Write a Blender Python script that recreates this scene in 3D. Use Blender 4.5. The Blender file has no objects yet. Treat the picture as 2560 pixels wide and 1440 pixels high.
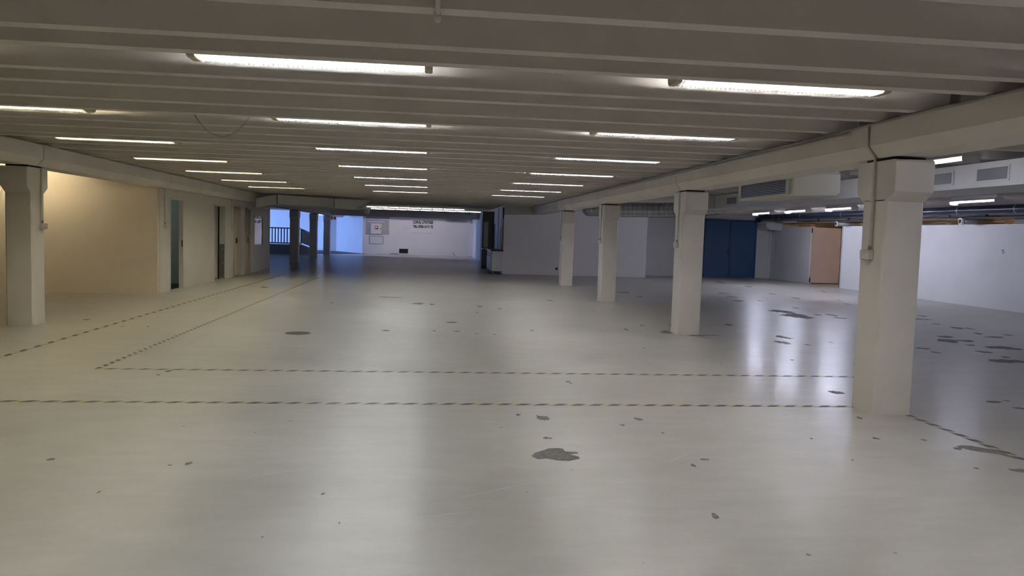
import bpy, math, random
from mathutils import Matrix, Vector

# ------------------------------------------------------------------ camera, world, exposure
scene = bpy.context.scene
COL = scene.collection
F_PX = 1945.0
PITCH, YAW, ROLL = math.radians(3.94), math.radians(6.24), math.radians(1.73)
fwd = Vector((math.sin(YAW) * math.cos(PITCH), math.cos(YAW) * math.cos(PITCH), -math.sin(PITCH)))
rgt = Vector((math.cos(YAW), -math.sin(YAW), 0))
upv = rgt.cross(fwd)
r2 = rgt * math.cos(ROLL) + upv * math.sin(ROLL)
u2 = -rgt * math.sin(ROLL) + upv * math.cos(ROLL)
cam_d = bpy.data.cameras.new('camera')
cam_d.sensor_width = 36.0
cam_d.lens = F_PX / 2560.0 * 36.0
cam_d.clip_end = 200
cam = bpy.data.objects.new('camera', cam_d)
m = Matrix((r2, u2, -fwd)).transposed().to_4x4()
m.translation = Vector((0, 0, 1.5))
cam.matrix_world = m
COL.objects.link(cam)
scene.camera = cam

world = bpy.data.worlds.new('daylight')
scene.world = world
world.use_nodes = True
bg = world.node_tree.nodes['Background']
bg.inputs['Color'].default_value = (0.24, 0.41, 1.0, 1)
bg.inputs['Strength'].default_value = 12.5

vs = scene.view_settings
vs.view_transform = 'Standard'
vs.look = 'None'
vs.gamma = 1.0
vs.use_curve_mapping = False
vs.exposure = 0.0
cy = scene.cycles; cy.light_sampling_threshold = .03
cy.max_bounces = 3; cy.diffuse_bounces = 3; cy.glossy_bounces = 1; cy.transmission_bounces = 1
cy.caustics_reflective = False; cy.caustics_refractive = False
cy.use_adaptive_sampling = True; cy.adaptive_threshold = .2; cy.adaptive_min_samples = 20
cy.sample_clamp_indirect = 6.0

# daylight enters through one tall opening of the ramp bay; a portal guides the sky sampling there
pd = bpy.data.lights.new('daylight_portal', 'AREA')
pd.shape = 'RECTANGLE'; pd.size = 12.0; pd.size_y = 2.3
pd.cycles.is_portal = True
po = bpy.data.objects.new('daylight_portal', pd)
po.location = (-14.9, 50.5, 1.35)
po.rotation_euler = (math.radians(90), 0, math.radians(-90))
COL.objects.link(po)

rnd = random.Random(7)

# ------------------------------------------------------------------ materials
def lin(c):
    return tuple((v / 12.92 if v <= 0.04045 else ((v + 0.055) / 1.055) ** 2.4) for v in c)

def mat(name, color, rough=0.6, metal=0.0, var=0.0, scale=3.0, bump=0.0, bscale=60.0, spec=0.5, coat=0.0):
    m_ = bpy.data.materials.new(name); m_.use_nodes = True
    nt = m_.node_tree; b = nt.nodes['Principled BSDF']
    b.inputs['Base Color'].default_value = (*color, 1)
    b.inputs['Roughness'].default_value = rough
    b.inputs['Metallic'].default_value = metal
    b.inputs['Specular IOR Level'].default_value = spec
    if coat: b.inputs['Coat Weight'].default_value = coat; b.inputs['Coat Roughness'].default_value = .15
    geo = nt.nodes.new('ShaderNodeNewGeometry')
    if var:
        n = nt.nodes.new('ShaderNodeTexNoise'); n.inputs['Scale'].default_value = scale; n.inputs['Detail'].default_value = 6
        r = nt.nodes.new('ShaderNodeValToRGB')
        r.color_ramp.elements[0].position = .3; r.color_ramp.elements[1].position = .7
        r.color_ramp.elements[0].color = (*[max(0, c * (1 - var)) for c in color], 1)
        r.color_ramp.elements[1].color = (*[min(1, c * (1 + var)) for c in color], 1)
        nt.links.new(geo.outputs['Position'], n.inputs['Vector'])
        nt.links.new(n.outputs['Fac'], r.inputs['Fac'])
        nt.links.new(r.outputs['Color'], b.inputs['Base Color'])
    if bump:
        n2 = nt.nodes.new('ShaderNodeTexNoise'); n2.inputs['Scale'].default_value = bscale; n2.inputs['Detail'].default_value = 4
        bp = nt.nodes.new('ShaderNodeBump'); bp.inputs['Strength'].default_value = bump; bp.inputs['Distance'].default_value = .01
        nt.links.new(geo.outputs['Position'], n2.inputs['Vector'])
        nt.links.new(n2.outputs['Fac'], bp.inputs['Height'])
        nt.links.new(bp.outputs['Normal'], b.inputs['Normal'])
    return m_

def emit(name, color, strength):
    m_ = bpy.data.materials.new(name); m_.use_nodes = True
    nt = m_.node_tree; b = nt.nodes['Principled BSDF']
    b.inputs['Base Color'].default_value = (.9, .9, .9, 1)
    b.inputs['Emission Color'].default_value = (*color, 1)
    b.inputs['Emission Strength'].default_value = strength
    return m_

M = {}
M['slab'] = mat('ceiling_concrete_paint', (.69, .64, .585), .8, var=.04, scale=1.2, bump=.15, bscale=40)
M['beam'] = mat('cream_beam_paint', (.84, .785, .70), .65, var=.05, scale=1.5, bump=.12, bscale=30)
M['column'] = mat('cream_column_paint', (.86, .81, .73), .5, var=.04, scale=2.5, bump=.12, bscale=35)
M['white_wall'] = mat('white_wall_paint', (.76, .76, .76), .6, var=.03, scale=1.2, bump=.1, bscale=50)
M['grey_wall'] = mat('light_grey_wall_paint', (.78, .76, .74), .6, var=.03, scale=1.0, bump=.05, bscale=50)
M['beige_wall'] = mat('beige_wall_paint', (.69, .63, .52), .6, var=.04, scale=1.0, bump=.15, bscale=60)
M['left_wall'] = mat('offwhite_plaster', (.72, .68, .60), .6, var=.04, scale=1.2, bump=.15, bscale=50)
M['recess_grey'] = mat('grey_recess_paint', (.42, .42, .44), .6)
M['teal_wall'] = mat('teal_grey_wall', (.35, .41, .385), .6, var=.03)
M['dado'] = mat('grey_dado', (.16, .16, .14), .5)
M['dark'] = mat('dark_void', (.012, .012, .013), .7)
M['rubber'] = mat('black_rubber', (.02, .02, .02), .7)
M['white_metal'] = mat('white_enamel', (.72, .72, .70), .35)
M['cream_plastic'] = mat('cream_plastic', (.70, .67, .58), .4)
M['lamp_cap'] = mat('lamp_end_cap', (.48, .42, .30), .4)
M['fin'] = mat('white_louvre', (.82, .82, .82), .3)
M['blade'] = mat('brushed_aluminium_blade', (.15, .155, .16), .4)
M['rail_grey'] = mat('grey_lamp_rail', (.32, .30, .27), .5)
M['reflector'] = mat('dark_lamp_reflector', (.045, .045, .06), .5)
M['silver'] = mat('foil_insulation', (.72, .73, .76), .35, metal=.3, var=.12, scale=6, bump=.5, bscale=9)
M['wire'] = mat('grey_wire', (.12, .12, .12), .5, metal=.5)
M['cable'] = mat('grey_cable', (.34, .31, .27), .6)
M['blue_door'] = mat('blue_door_paint', (.035, .105, .24), .45, var=.05, scale=2)
M['blue_edge'] = mat('blue_door_frame_paint', (.025, .075, .18), .45)
M['salmon'] = mat('salmon_board', (.56, .45, .39), .6, var=.04, scale=3)
M['navy'] = mat('navy_pipe_plastic', (.008, .014, .035), .28)
M['teal_ring'] = mat('teal_collar', (.02, .10, .10), .4)
M['galv'] = mat('galvanised_steel', (.50, .51, .53), .35, metal=.8)
M['black'] = mat('black_laminate', (.015, .015, .016), .3)
M['wood'] = mat('pine_timber', (.50, .30, .12), .6, var=.15, scale=5)
M['yellow_frame'] = mat('varnished_door_frame', (.50, .44, .34), .5)
M['rail'] = mat('dark_blue_rail_paint', (.015, .025, .06), .4)
M['concrete'] = mat('raw_concrete', (.30, .29, .28), .8, var=.1, scale=4)
M['patch'] = mat('bare_concrete_patch', (.175, .168, .162), .8, var=.25, scale=25)
M['iron'] = mat('cast_iron', (.07, .07, .065), .55, metal=.4, var=.2, scale=40)
M['red'] = mat('red_sign_film', (.45, .02, .02), .4)
M['green'] = mat('green_sign_film', (.0, .16, .08), .4)
M['sign_white'] = mat('white_sign_film', (.85, .85, .85), .4)
M['ink'] = mat('black_vinyl_letter', (.01, .01, .02), .5)
M['mirror'] = mat('reflective_pane', (.80, .82, .85), .02, metal=1.0)
M['vent_mesh'] = mat('grey_vent_mesh', (.25, .25, .26), .5, metal=.3)
M['mesh_panel'] = mat('smoked_panel', (.05, .08, .14), .25)
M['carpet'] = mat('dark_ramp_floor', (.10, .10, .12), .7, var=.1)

# floor: worn glossy paint
fm = bpy.data.materials.new('worn_floor_paint'); fm.use_nodes = True
nt = fm.node_tree; b = nt.nodes['Principled BSDF']
geo = nt.nodes.new('ShaderNodeNewGeometry')
def noise(scale, detail=6, rough=.6, vec=None):
    n = nt.nodes.new('ShaderNodeTexNoise'); n.inputs['Scale'].default_value = scale
    n.inputs['Detail'].default_value = detail; n.inputs['Roughness'].default_value = rough
    nt.links.new(vec or geo.outputs['Position'], n.inputs['Vector']); return n
def ramp(src, p0, c0, p1, c1):
    r = nt.nodes.new('ShaderNodeValToRGB')
    r.color_ramp.elements[0].position = p0; r.color_ramp.elements[0].color = (*c0, 1)
    r.color_ramp.elements[1].position = p1; r.color_ramp.elements[1].color = (*c1, 1)
    nt.links.new(src, r.inputs['Fac']); return r
big = noise(.5, 5)
base = ramp(big.outputs['Fac'], .34, (.445, .43, .385), .66, (.545, .525, .475))
# faint streaks left by wheels, along the hall's width
mp = nt.nodes.new('ShaderNodeMapping'); mp.inputs['Scale'].default_value = (1.0, 3.2, 1)
nt.links.new(geo.outputs['Position'], mp.inputs['Vector'])
st = noise(1.6, 8, .7, mp.outputs['Vector'])
sr = ramp(st.outputs['Fac'], .36, (.93, .93, .93), .62, (1.03, 1.03, 1.03))
mx = nt.nodes.new('ShaderNodeMix'); mx.data_type = 'RGBA'; mx.blend_type = 'MULTIPLY'; mx.inputs['Factor'].default_value = 1
nt.links.new(base.outputs['Color'], mx.inputs['A']); nt.links.new(sr.outputs['Color'], mx.inputs['B'])
# small dark chips
ch = noise(11, 2, .5)
cr = ramp(ch.outputs['Fac'], .755, (1, 1, 1), .775, (.35, .34, .33))
mx2 = nt.nodes.new('ShaderNodeMix'); mx2.data_type = 'RGBA'; mx2.blend_type = 'MULTIPLY'; mx2.inputs['Factor'].default_value = 1
nt.links.new(mx.outputs['Result'], mx2.inputs['A']); nt.links.new(cr.outputs['Color'], mx2.inputs['B'])
nt.links.new(mx2.outputs['Result'], b.inputs['Base Color'])
rr = ramp(big.outputs['Fac'], .3, (.285, .285, .285), .7, (.35, .35, .35))
b.inputs['Specular IOR Level'].default_value = .34
b.inputs['Coat Weight'].default_value = .12; b.inputs['Coat Roughness'].default_value = .15
nt.links.new(rr.outputs['Color'], b.inputs['Roughness'])
mp3 = nt.nodes.new('ShaderNodeMapping'); mp3.inputs['Scale'].default_value = (5, 22, 1); mp3.inputs['Rotation'].default_value = (0, 0, .5)
nt.links.new(geo.outputs['Position'], mp3.inputs['Vector'])
bn = noise(1.4, 5, .6, mp3.outputs['Vector'])
bp = nt.nodes.new('ShaderNodeBump'); bp.inputs['Strength'].default_value = .12; bp.inputs['Distance'].default_value = .006
nt.links.new(bn.outputs['Fac'], bp.inputs['Height']); nt.links.new(bp.outputs['Normal'], b.inputs['Normal'])
M['floor'] = fm

# hazard tape: slanted black stripes on faded yellow, printed on the tape
def tape_mat(name, along, period, slant, yellow, keep):
    m_ = bpy.data.materials.new(name); m_.use_nodes = True
    n_ = m_.node_tree; bb = n_.nodes['Principled BSDF']
    g = n_.nodes.new('ShaderNodeNewGeometry'); s = n_.nodes.new('ShaderNodeSeparateXYZ')
    n_.links.new(g.outputs['Position'], s.inputs[0])
    a_, c_ = (0, 1) if along == 'X' else (1, 0)
    k = n_.nodes.new('ShaderNodeMath'); k.operation = 'MULTIPLY'; k.inputs[1].default_value = slant
    n_.links.new(s.outputs[c_], k.inputs[0])
    ad = n_.nodes.new('ShaderNodeMath'); ad.operation = 'ADD'
    n_.links.new(s.outputs[a_], ad.inputs[0]); n_.links.new(k.outputs[0], ad.inputs[1])
    dv = n_.nodes.new('ShaderNodeMath'); dv.operation = 'DIVIDE'; dv.inputs[1].default_value = period
    n_.links.new(ad.outputs[0], dv.inputs[0])
    fr = n_.nodes.new('ShaderNodeMath'); fr.operation = 'FRACT'; n_.links.new(dv.outputs[0], fr.inputs[0])
    lt = n_.nodes.new('ShaderNodeMath'); lt.operation = 'LESS_THAN'; lt.inputs[1].default_value = keep
    n_.links.new(fr.outputs[0], lt.inputs[0])
    no = n_.nodes.new('ShaderNodeTexNoise'); no.inputs['Scale'].default_value = 18; no.inputs['Detail'].default_value = 4
    n_.links.new(g.outputs['Position'], no.inputs['Vector'])
    yr = n_.nodes.new('ShaderNodeValToRGB')
    yr.color_ramp.elements[0].color = (*yellow, 1); yr.color_ramp.elements[1].color = (.50, .48, .40, 1)
    yr.color_ramp.elements[0].position = .40; yr.color_ramp.elements[1].position = .62
    n_.links.new(no.outputs['Fac'], yr.inputs['Fac'])
    mm = n_.nodes.new('ShaderNodeMix'); mm.data_type = 'RGBA'
    n_.links.new(lt.outputs[0], mm.inputs['Factor'])
    n_.links.new(yr.outputs['Color'], mm.inputs['A']); mm.inputs['B'].default_value = (.045, .045, .05, 1)
    n_.links.new(mm.outputs['Result'], bb.inputs['Base Color'])
    bb.inputs['Roughness'].default_value = .45
    return m_
M['tape_x'] = tape_mat('hazard_tape_across', 'X', .165, -1.1, (.52, .46, .20), .56)
M['tape_y'] = tape_mat('hazard_tape_along', 'Y', .165, 1.1, (.42, .38, .22), .52)
M['tape_old'] = tape_mat('worn_tape_along', 'Y', .33, 1.1, (.40, .37, .22), .42)

# ------------------------------------------------------------------ mesh helpers
ORIGIN = {}
class MB:
    def __init__(s): s.v = []; s.f = []; s.sm = []
    def add(s, vs_, fs, smooth=False):
        o = len(s.v); s.v += [tuple(p) for p in vs_]
        for f in fs: s.f.append([i + o for i in f]); s.sm.append(smooth)
        return s
    def box(s, x0, x1, y0, y1, z0, z1):
        return s.add([(x0,y0,z0),(x1,y0,z0),(x1,y1,z0),(x0,y1,z0),(x0,y0,z1),(x1,y0,z1),(x1,y1,z1),(x0,y1,z1)],
                     [(0,3,2,1),(4,5,6,7),(0,1,5,4),(1,2,6,5),(2,3,7,6),(3,0,4,7)])
    def prism(s, prof, axis, a, b_):
        # prof: list of 2-D points; axis 'X': (y,z); 'Y': (x,z); 'Z': (x,y)
        def P(u, w, t): return {'X': (t, u, w), 'Y': (u, t, w), 'Z': (u, w, t)}[axis]
        n = len(prof)
        vs_ = [P(u, w, a) for u, w in prof] + [P(u, w, b_) for u, w in prof]
        fs = [tuple(range(n)), tuple(range(2 * n - 1, n - 1, -1))]
        for i in range(n):
            j = (i + 1) % n
            fs.append((i, n + i, n + j, j))
        return s.add(vs_, fs)
    def tube(s, pts, r, n=10, cap=True):
        pts = [Vector(p) for p in pts]; rings = []
        prev = None
        for i, p in enumerate(pts):
            d = (pts[min(i + 1, len(pts) - 1)] - pts[max(i - 1, 0)]).normalized()
            ref = Vector((0, 0, 1)) if abs(d.z) < .9 else Vector((1, 0, 0))
            a_ = d.cross(ref).normalized() if prev is None else (prev - d * prev.dot(d)).normalized()
            prev = a_
            c_ = d.cross(a_)
            rad = r[i] if isinstance(r, (list, tuple)) else r
            rings.append([p + a_ * rad * math.cos(2*math.pi*k/n) + c_ * rad * math.sin(2*math.pi*k/n) for k in range(n)])
        vs_ = [q for rg in rings for q in rg]; fs = []
        for i in range(len(rings) - 1):
            for k in range(n):
                fs.append((i*n+k, i*n+(k+1) % n, (i+1)*n+(k+1) % n, (i+1)*n+k))
        s.add(vs_, fs, True)
        if cap:
            o = len(s.v) - len(vs_)
            s.f.append([o + k for k in range(n - 1, -1, -1)]); s.sm.append(False)
            s.f.append([o + (len(rings)-1)*n + k for k in range(n)]); s.sm.append(False)
        return s
    def disc(s, c, r, z, n=24):
        return s.add([(c[0]+r*math.cos(2*math.pi*k/n), c[1]+r*math.sin(2*math.pi*k/n), z) for k in range(n)], [tuple(range(n))])
    def build(s, name, material, parent=None, bevel=0.0):
        if parent is not None:
            o = ORIGIN[parent.name]
        else:
            xs, ys, zs = zip(*s.v)
            o = Vector(((min(xs)+max(xs))/2, (min(ys)+max(ys))/2, min(zs)))
        me = bpy.data.meshes.new(name)
        me.from_pydata([(p[0]-o[0], p[1]-o[1], p[2]-o[2]) for p in s.v], [], s.f)
        for pl, sm in zip(me.polygons, s.sm): pl.use_smooth = sm
        me.materials.append(material); me.update()
        import bmesh
        bm = bmesh.new(); bm.from_mesh(me); bmesh.ops.recalc_face_normals(bm, faces=bm.faces); bm.to_mesh(me); bm.free()
        ob = bpy.data.objects.new(name, me); COL.objects.link(ob)
        if parent is not None: ob.parent = parent
        else: ob.location = o
        ORIGIN[ob.name] = o
        if bevel:
            md = ob.modifiers.new('bevel', 'BEVEL'); md.width = bevel; md.segments = 2; md.limit_method = 'ANGLE'
        return ob
def B(*a): return MB().box(*a)

def tag(o, label, cat, group=None):
    o['label'] = label; o['category'] = cat
    if group: o['group'] = group
    return o
def struct(o, label=None):
    o['kind'] = 'structure'
    if label: o['label'] = label
    return o
def empty(name, loc):
    o = bpy.data.objects.new(name, None); COL.objects.link(o); o.location = loc; o.empty_display_size = .1
    ORIGIN[o.name] = Vector(loc); return o
def thing(name, loc, label, cat, group=None): return tag(empty(name, loc), label, cat, group)
def copy_tree(o, parent=None):
    c = o.copy(); COL.objects.link(c); c.parent = parent
    ORIGIN[c.name] = Vector(c.location)
    for ch in list(o.children): copy_tree(ch, c)
    return c
def text_mesh(body, size, name, material, parent, origin, xaxis, zaxis, width=None, bold=.0, align='LEFT'):
    cu = bpy.data.curves.new('letters', 'FONT'); cu.body = body; cu.size = size; cu.offset = bold; cu.extrude = .004; cu.align_x = align
    tmp = bpy.data.objects.new('letters', cu); COL.objects.link(tmp)
    dg = bpy.context.evaluated_depsgraph_get(); dg.update()
    me = bpy.data.meshes.new_from_object(tmp.evaluated_get(dg))
    COL.objects.unlink(tmp); bpy.data.objects.remove(tmp); bpy.data.curves.remove(cu)
    xs = [v.co.x for v in me.vertices]; w = max(xs) - min(xs)
    k = (width / w) if width else 1
    o = ORIGIN[parent.name] if parent else Vector((0, 0, 0)); xa = Vector(xaxis); za = Vector(zaxis); ya = xa.cross(za) * -1
    for v in me.vertices:
        p = Vector(origin) + xa * ((v.co.x - min(xs)) * k) + za * v.co.y + ya * (-v.co.z)
        v.co = p - o
    me.materials.clear(); me.materials.append(material)
    ob = bpy.data.objects.new(name, me); COL.objects.link(ob)
    if parent: ob.parent = parent
    ORIGIN[ob.name] = o
    return ob

# ------------------------------------------------------------------ shell
RIB_Z, SLAB_Z = 2.57, 2.77
floor = struct(B(-15, 19, -8, 58.2, -.2, 0).build('floor', M['floor']), 'worn cream painted concrete floor')
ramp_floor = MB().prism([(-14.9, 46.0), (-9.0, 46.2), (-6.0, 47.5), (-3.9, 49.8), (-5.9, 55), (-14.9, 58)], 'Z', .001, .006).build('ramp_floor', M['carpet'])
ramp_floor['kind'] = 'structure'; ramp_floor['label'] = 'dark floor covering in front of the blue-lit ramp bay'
ceiling = struct(B(-15, 19, -8, 58.2, SLAB_Z, SLAB_Z + .2).build('ceiling', M['slab']), 'ribbed concrete ceiling painted off-white')

# ribs of the precast ceiling slabs, two webs per element, resting on the beams
lampY = [5.49 + 2.76 * k for k in range(-2, 7)]
ribs = []
for y in (5.06, 5.86, 6.40, 7.19, 7.86, 8.70, 9.36, 10.12, 10.60, 11.36): ribs.append(y)
for k in range(3, 19):
    y0 = 5.49 + 2.76 * k
    ribs += [y0 - .42, y0 + .38, y0 + .97, y0 + 1.76]
ribs = [r for r in ribs if r < 49.9]
ribs.insert(10, 12.15); ribs.insert(11, 12.90)
ribs += [4.60, 3.84, 3.16, 2.38, 1.78, 1.0, .40, -.38, -.98, -1.76, -2.36, -3.14]
ribs = sorted(set(round(r, 2) for r in ribs))
spans = [(-14.98, -5.80), (-5.70, 4.08), (4.18, 14.27)]
rib_me = []
for x0, x1 in spans:
    me = MB().prism([(0, 0), (.115, 0), (.150, SLAB_Z - RIB_Z), (-.035, SLAB_Z - RIB_Z)], 'X', x0, x1)
    rib_me.append(me)
oc = ORIGIN['ceiling']
protos = []
for i, mb in enumerate(rib_me):
    mesh = bpy.data.meshes.new('rib')
    mesh.from_pydata(mb.v, [], mb.f); mesh.materials.append(M['slab']); mesh.update()
    protos.append(mesh)
for y in ribs:
    for i in range(3):
        if i == 0 and y > 17.2 and y < 29: continue
        if i == 2 and y > 31.2: continue
        o = bpy.data.objects.new('rib', protos[i]); COL.objects.link(o)
        o.parent = ceiling; o.location = (-oc[0], y - oc[1], RIB_Z + .003 - oc[2])
# far bay on the right side has no view beyond its end wall

# walls -------------------------------------------------------------
def wall_with_openings(name, mat_, axis, pos, thick, a0, a1, z1, openings, label):
    """axis 'Y': wall runs along Y at X=pos..pos-thick; openings (a,b,ztop)"""
    mb = MB(); cur = a0
    def seg(p, q, z0, zz):
        if axis == 'Y': mb.box(pos - thick, pos, p, q, z0, zz)
        else: mb.box(p, q, pos, pos + thick, z0, zz)
    for a, b_, zt in openings:
        seg(cur, a, 0, z1); seg(a, b_, zt, z1); cur = b_
    seg(cur, a1, 0, z1)
    return struct(mb.build(name, mat_), label)

LW = -5.70
wall_left = wall_with_openings('wall_left', M['left_wall'], 'Y', LW, .05, 17.34, 29.0, 2.30,
    [(18.02, 18.95, 2.08), (21.60, 22.76, 2.07), (23.67, 24.35, 2.06), (25.20, 25.72, 2.07)],
    'off-white plaster wall with door openings on the left')
struct(B(-14.98, LW - .0, 17.2, 17.34, 0, SLAB_Z).build('wall_left_cross', M['beige_wall']), 'beige wall facing the camera behind the left column')
struct(B(-15.1, -14.98, -8, 44.3, 0, SLAB_Z).build('wall_left_outer', M['left_wall']))
struct(B(-15, 19, -8.15, -8, 0, SLAB_Z).build('wall_behind', M['white_wall']))
struct(B(14.12, 14.24, -8, 16.2, 0, SLAB_Z).build('wall_right_near', M['white_wall']))
wr = struct(MB().box(14.12, 14.24, 16.2, 25.38, 0, 2.12).box(14.12, 14.24, 27.62, 30.95, 0, 2.12).build('wall_right', M['white_wall']),
            'low white partition wall on the right with an open gap above')
struct(B(8.34, 14.9, 30.95, 31.1, 0, SLAB_Z).build('wall_back_right', M['white_wall']), 'white end wall around the blue double door')
struct(B(2.81, 8.34, 29.2, 31.1, 0, SLAB_Z).build('wall_back_middle', M['grey_wall']), 'light grey block wall behind the right-hand columns')
# storage room behind the partition
struct(MB().box(18.9, 19, 14, 31.1, 0, SLAB_Z).box(14.24, 19, 14, 14.1, 0, SLAB_Z).box(14.9, 19, 31.0, 31.1, 0, SLAB_Z).build('wall_storage', M['beige_wall']))
# far wall and the ramp bay
struct(B(-4.15, 4.2, 50.3, 50.5, 0, SLAB_Z).build('wall_far', M['white_wall']), 'white far wall carrying black lettering')
struct(MB().prism([(-4.15, 50.3), (-4.02, 50.45), (-6.1, 54.3), (-6.25, 54.2)], 'Z', 0, SLAB_Z).build('wall_far_slant', M['white_wall']))
struct(MB().box(-6.95, -6.15, 54.2, 54.5, 0, SLAB_Z).build('wall_far_pier', M['white_wall']))
struct(B(-15, -6.5, 58, 58.2, 0, SLAB_Z).build('wall_ramp_back', M['white_wall']), 'white back wall of the ramp bay in blue daylight')
# alcove beside the grey wall
struct(MB().box(2.81, 2.95, 31.1, 50.4, 0, SLAB_Z).build('wall_alcove', M['grey_wall']), 'shadowed side wall of the kitchen niche')
# daylight opening frame
wf = MB()
wf.box(-15.02, -14.9, 44.3, 44.5, 0, SLAB_Z).box(-15.02, -14.9, 56.5, 58.2, 0, SLAB_Z).box(-15.02, -14.9, 44.3, 58, 2.5, SLAB_Z).box(-15.02, -14.9, 44.3, 58, 0, .2)
for y in (47.5, 50.5, 53.5): wf.box(-15.0, -14.92, y - .04, y + .04, .2, 2.5)
struct(wf.build('window_1', M['white_metal']))
# small rooms behind the left wall
rm = MB().box(-9.2, -9.1, 17.34, 29.0, 0, SLAB_Z).box(-14.98, LW - .05, 28.9, 29.0, 0, SLAB_Z)
rm.box(-9.1, LW - .05, 20.4, 20.5, 0, SLAB_Z).box(-9.1, LW - .05, 25.0, 25.06, 0, SLAB_Z)
struct(rm.build('wall_left_rooms', M['teal_wall']), 'teal grey walls of the small rooms behind the left doors')

# ------------------------------------------------------------------ beams
BP = lambda c: [(c - .175, 2.27), (c + .175, 2.27), (c + .265, 2.375), (c + .265, 2.565), (c - .265, 2.565), (c - .265, 2.375)]
RX, LX = 4.13, -5.75
ORD = ['first', 'second', 'third', 'fourth', 'fifth', 'sixth', 'seventh', 'eighth', 'ninth']
joints_r = [-8, 1.0, 6.60, 12.02, 17.85, 23.40, 29.25]
for i in range(len(joints_r) - 1):
    a, b_ = joints_r[i], joints_r[i + 1]
    lab = ['cream concrete beam along the right, above and behind the camera',
           'cream concrete beam at upper right, ending on the nearest right column',
           'cream concrete beam between the nearest and second right columns',
           'cream concrete beam between the second and third right columns',
           'cream concrete beam between the third and fourth right columns',
           'cream concrete beam running from the fourth right column into the grey wall'][i]
    tag(MB().prism(BP(RX), 'Y', a + .012, b_ - .012).build('concrete_beam', M['beam']), lab, 'beam', 'ceiling beams')
joints_l = [-8, 6.3, 11.87, 17.42, 23.25, 28.9, 34.45, 40.4, 46.0, 52.0]
labs = ['off-white concrete beam along the left, outside the frame behind the camera',
        'off-white concrete beam at the left edge, ending on the near left column',
        'off-white concrete beam from the near left column towards the beige wall corner',
        'off-white concrete beam over the first two left doorways',
        'off-white concrete beam over the mirrored pane in the left wall',
        'shadowed concrete beam from the left wall end to the darkest pillar',
        'shadowed concrete beam between the darkest pillar and the middle far pillar',
        'shadowed concrete beam between the middle and farthest far pillars',
        'shadowed concrete beam beyond the farthest far pillar']
for i in range(len(joints_l) - 1):
    tag(MB().prism(BP(LX), 'Y', joints_l[i] + .012, joints_l[i + 1] - .012).build('concrete_beam', M['beam']), labs[i], 'beam', 'ceiling beams')
tag(MB().prism(BP(14.45), 'Y', 14.2, 30.9).build('concrete_beam', M['beam']), 'grey concrete beam above the low right partition wall', 'beam', 'ceiling beams')
tag(B(-5.4, 2.8, 44.0, 44.4, 2.27, 2.565).build('concrete_beam', M['beam']), 'brownish concrete cross beam in front of the white far wall', 'beam', 'ceiling beams')

# ------------------------------------------------------------------ columns
def column(cx, cy, label, chip=False, w=.36, d=.36, z1=2.245):
    t = thing('concrete_column', (cx, cy, 0), label, 'column', 'concrete columns')
    c = .018; hw, hd = w / 2, d / 2
    sq = [(cx-hw+c, cy-hd), (cx+hw-c, cy-hd), (cx+hw, cy-hd+c), (cx+hw, cy+hd-c), (cx+hw-c, cy+hd), (cx-hw+c, cy+hd), (cx-hw, cy+hd-c), (cx-hw, cy-hd+c)]
    MB().prism(sq, 'Z', 0, 1.90).build('shaft', M['column'], t)
    e = .115
    prof = [(cy-hd, 1.885), (cy+hd, 1.885), (cy+hd+e, 1.965), (cy+hd+e, z1-.02), (cy+hd+e-.02, z1), (cy-hd-e+.02, z1), (cy-hd-e, z1-.02), (cy-hd-e, 1.965)]
    MB().prism(prof, 'X', cx-hw, cx+hw).build('corbel', M['column'], t, bevel=.008)
    B(cx-.15, cx+.15, cy-.2, cy+.2, z1, 2.268).build('bearing_pad', M['rubber'], t)
    return t
RC = [(RX, 6.60), (RX - .01, 12.02), (RX + .06, 17.90), (RX + .06, 23.40)]
for (x, y), l in zip(RC, ['large cream concrete column nearest the camera on the right',
                          'cream concrete column, second from the camera on the right',
                          'cream concrete column, third from the camera on the right',
                          'slim-looking cream concrete column farthest in the right row']):
    column(x, y, l)
column(LX, 11.87, 'off-white concrete column standing in front of the beige wall at left')
column(LX + .02, 34.45, 'dark shadowed concrete pillar beside the blue railing')
column(LX - .08, 40.7, 'shadowed concrete pillar in the middle of the far left three')
column(LX - .08, 46.0, 'shadowed concrete pillar farthest away at the blue-lit bay')
# half-embedded columns of the left wall
for y, l in ((17.42, 'column face at the beige wall corner left of the first doorway'), (23.25, 'column face built into the left wall beside the second doorway')):
    t = thing('concrete_column', (LX, y, 0), l, 'column', 'concrete columns')
    B(LX - .2, LX + .062, max(y - .19, 17.345), y + .19, 0, 2.268).build('shaft', M['left_wall'], t, bevel=.01)

# ------------------------------------------------------------------ conduits and sockets on columns
def conduit_and_socket(cx, cy, side, zs, lab_c, lab_s, ztop=2.25, extra=True):
    x = cx + side * .185
    c = MB().box(min(x, x + side * .018), max(x, x + side * .018), cy - .012, cy + .012, zs + .05, ztop)
    tag(c.build('conduit', M['cream_plastic']), lab_c, 'conduit', 'column conduits')
    t = thing('power_socket', (x, cy, zs - .05), lab_s, 'socket', 'column sockets')
    B(min(x, x + side * .05), max(x, x + side * .05), cy - .045, cy + .045, zs - .05, zs + .04).build('box', M['cream_plastic'], t, bevel=.006)
    B(min(x, x + side * .03), max(x, x + side * .03), cy + .05, cy + .13, zs - .045, zs + .035).build('cover', M['cream_plastic'], t, bevel=.006)
    MB().tube([(x + side * .012, cy, zs + .04), (x + side * .012, cy, zs + .075)], .014, 8).build('gland', M['vent_mesh'], t)
for (x, y), n, z in zip(RC, ['nearest right column', 'second right column', 'third right column', 'fourth right column'], [1.42, 1.42, 1.40, 1.40]):
    conduit_and_socket(x, y, -1, z, 'thin cream conduit running down the ' + n, 'cream power socket on the side of the ' + n)
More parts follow.
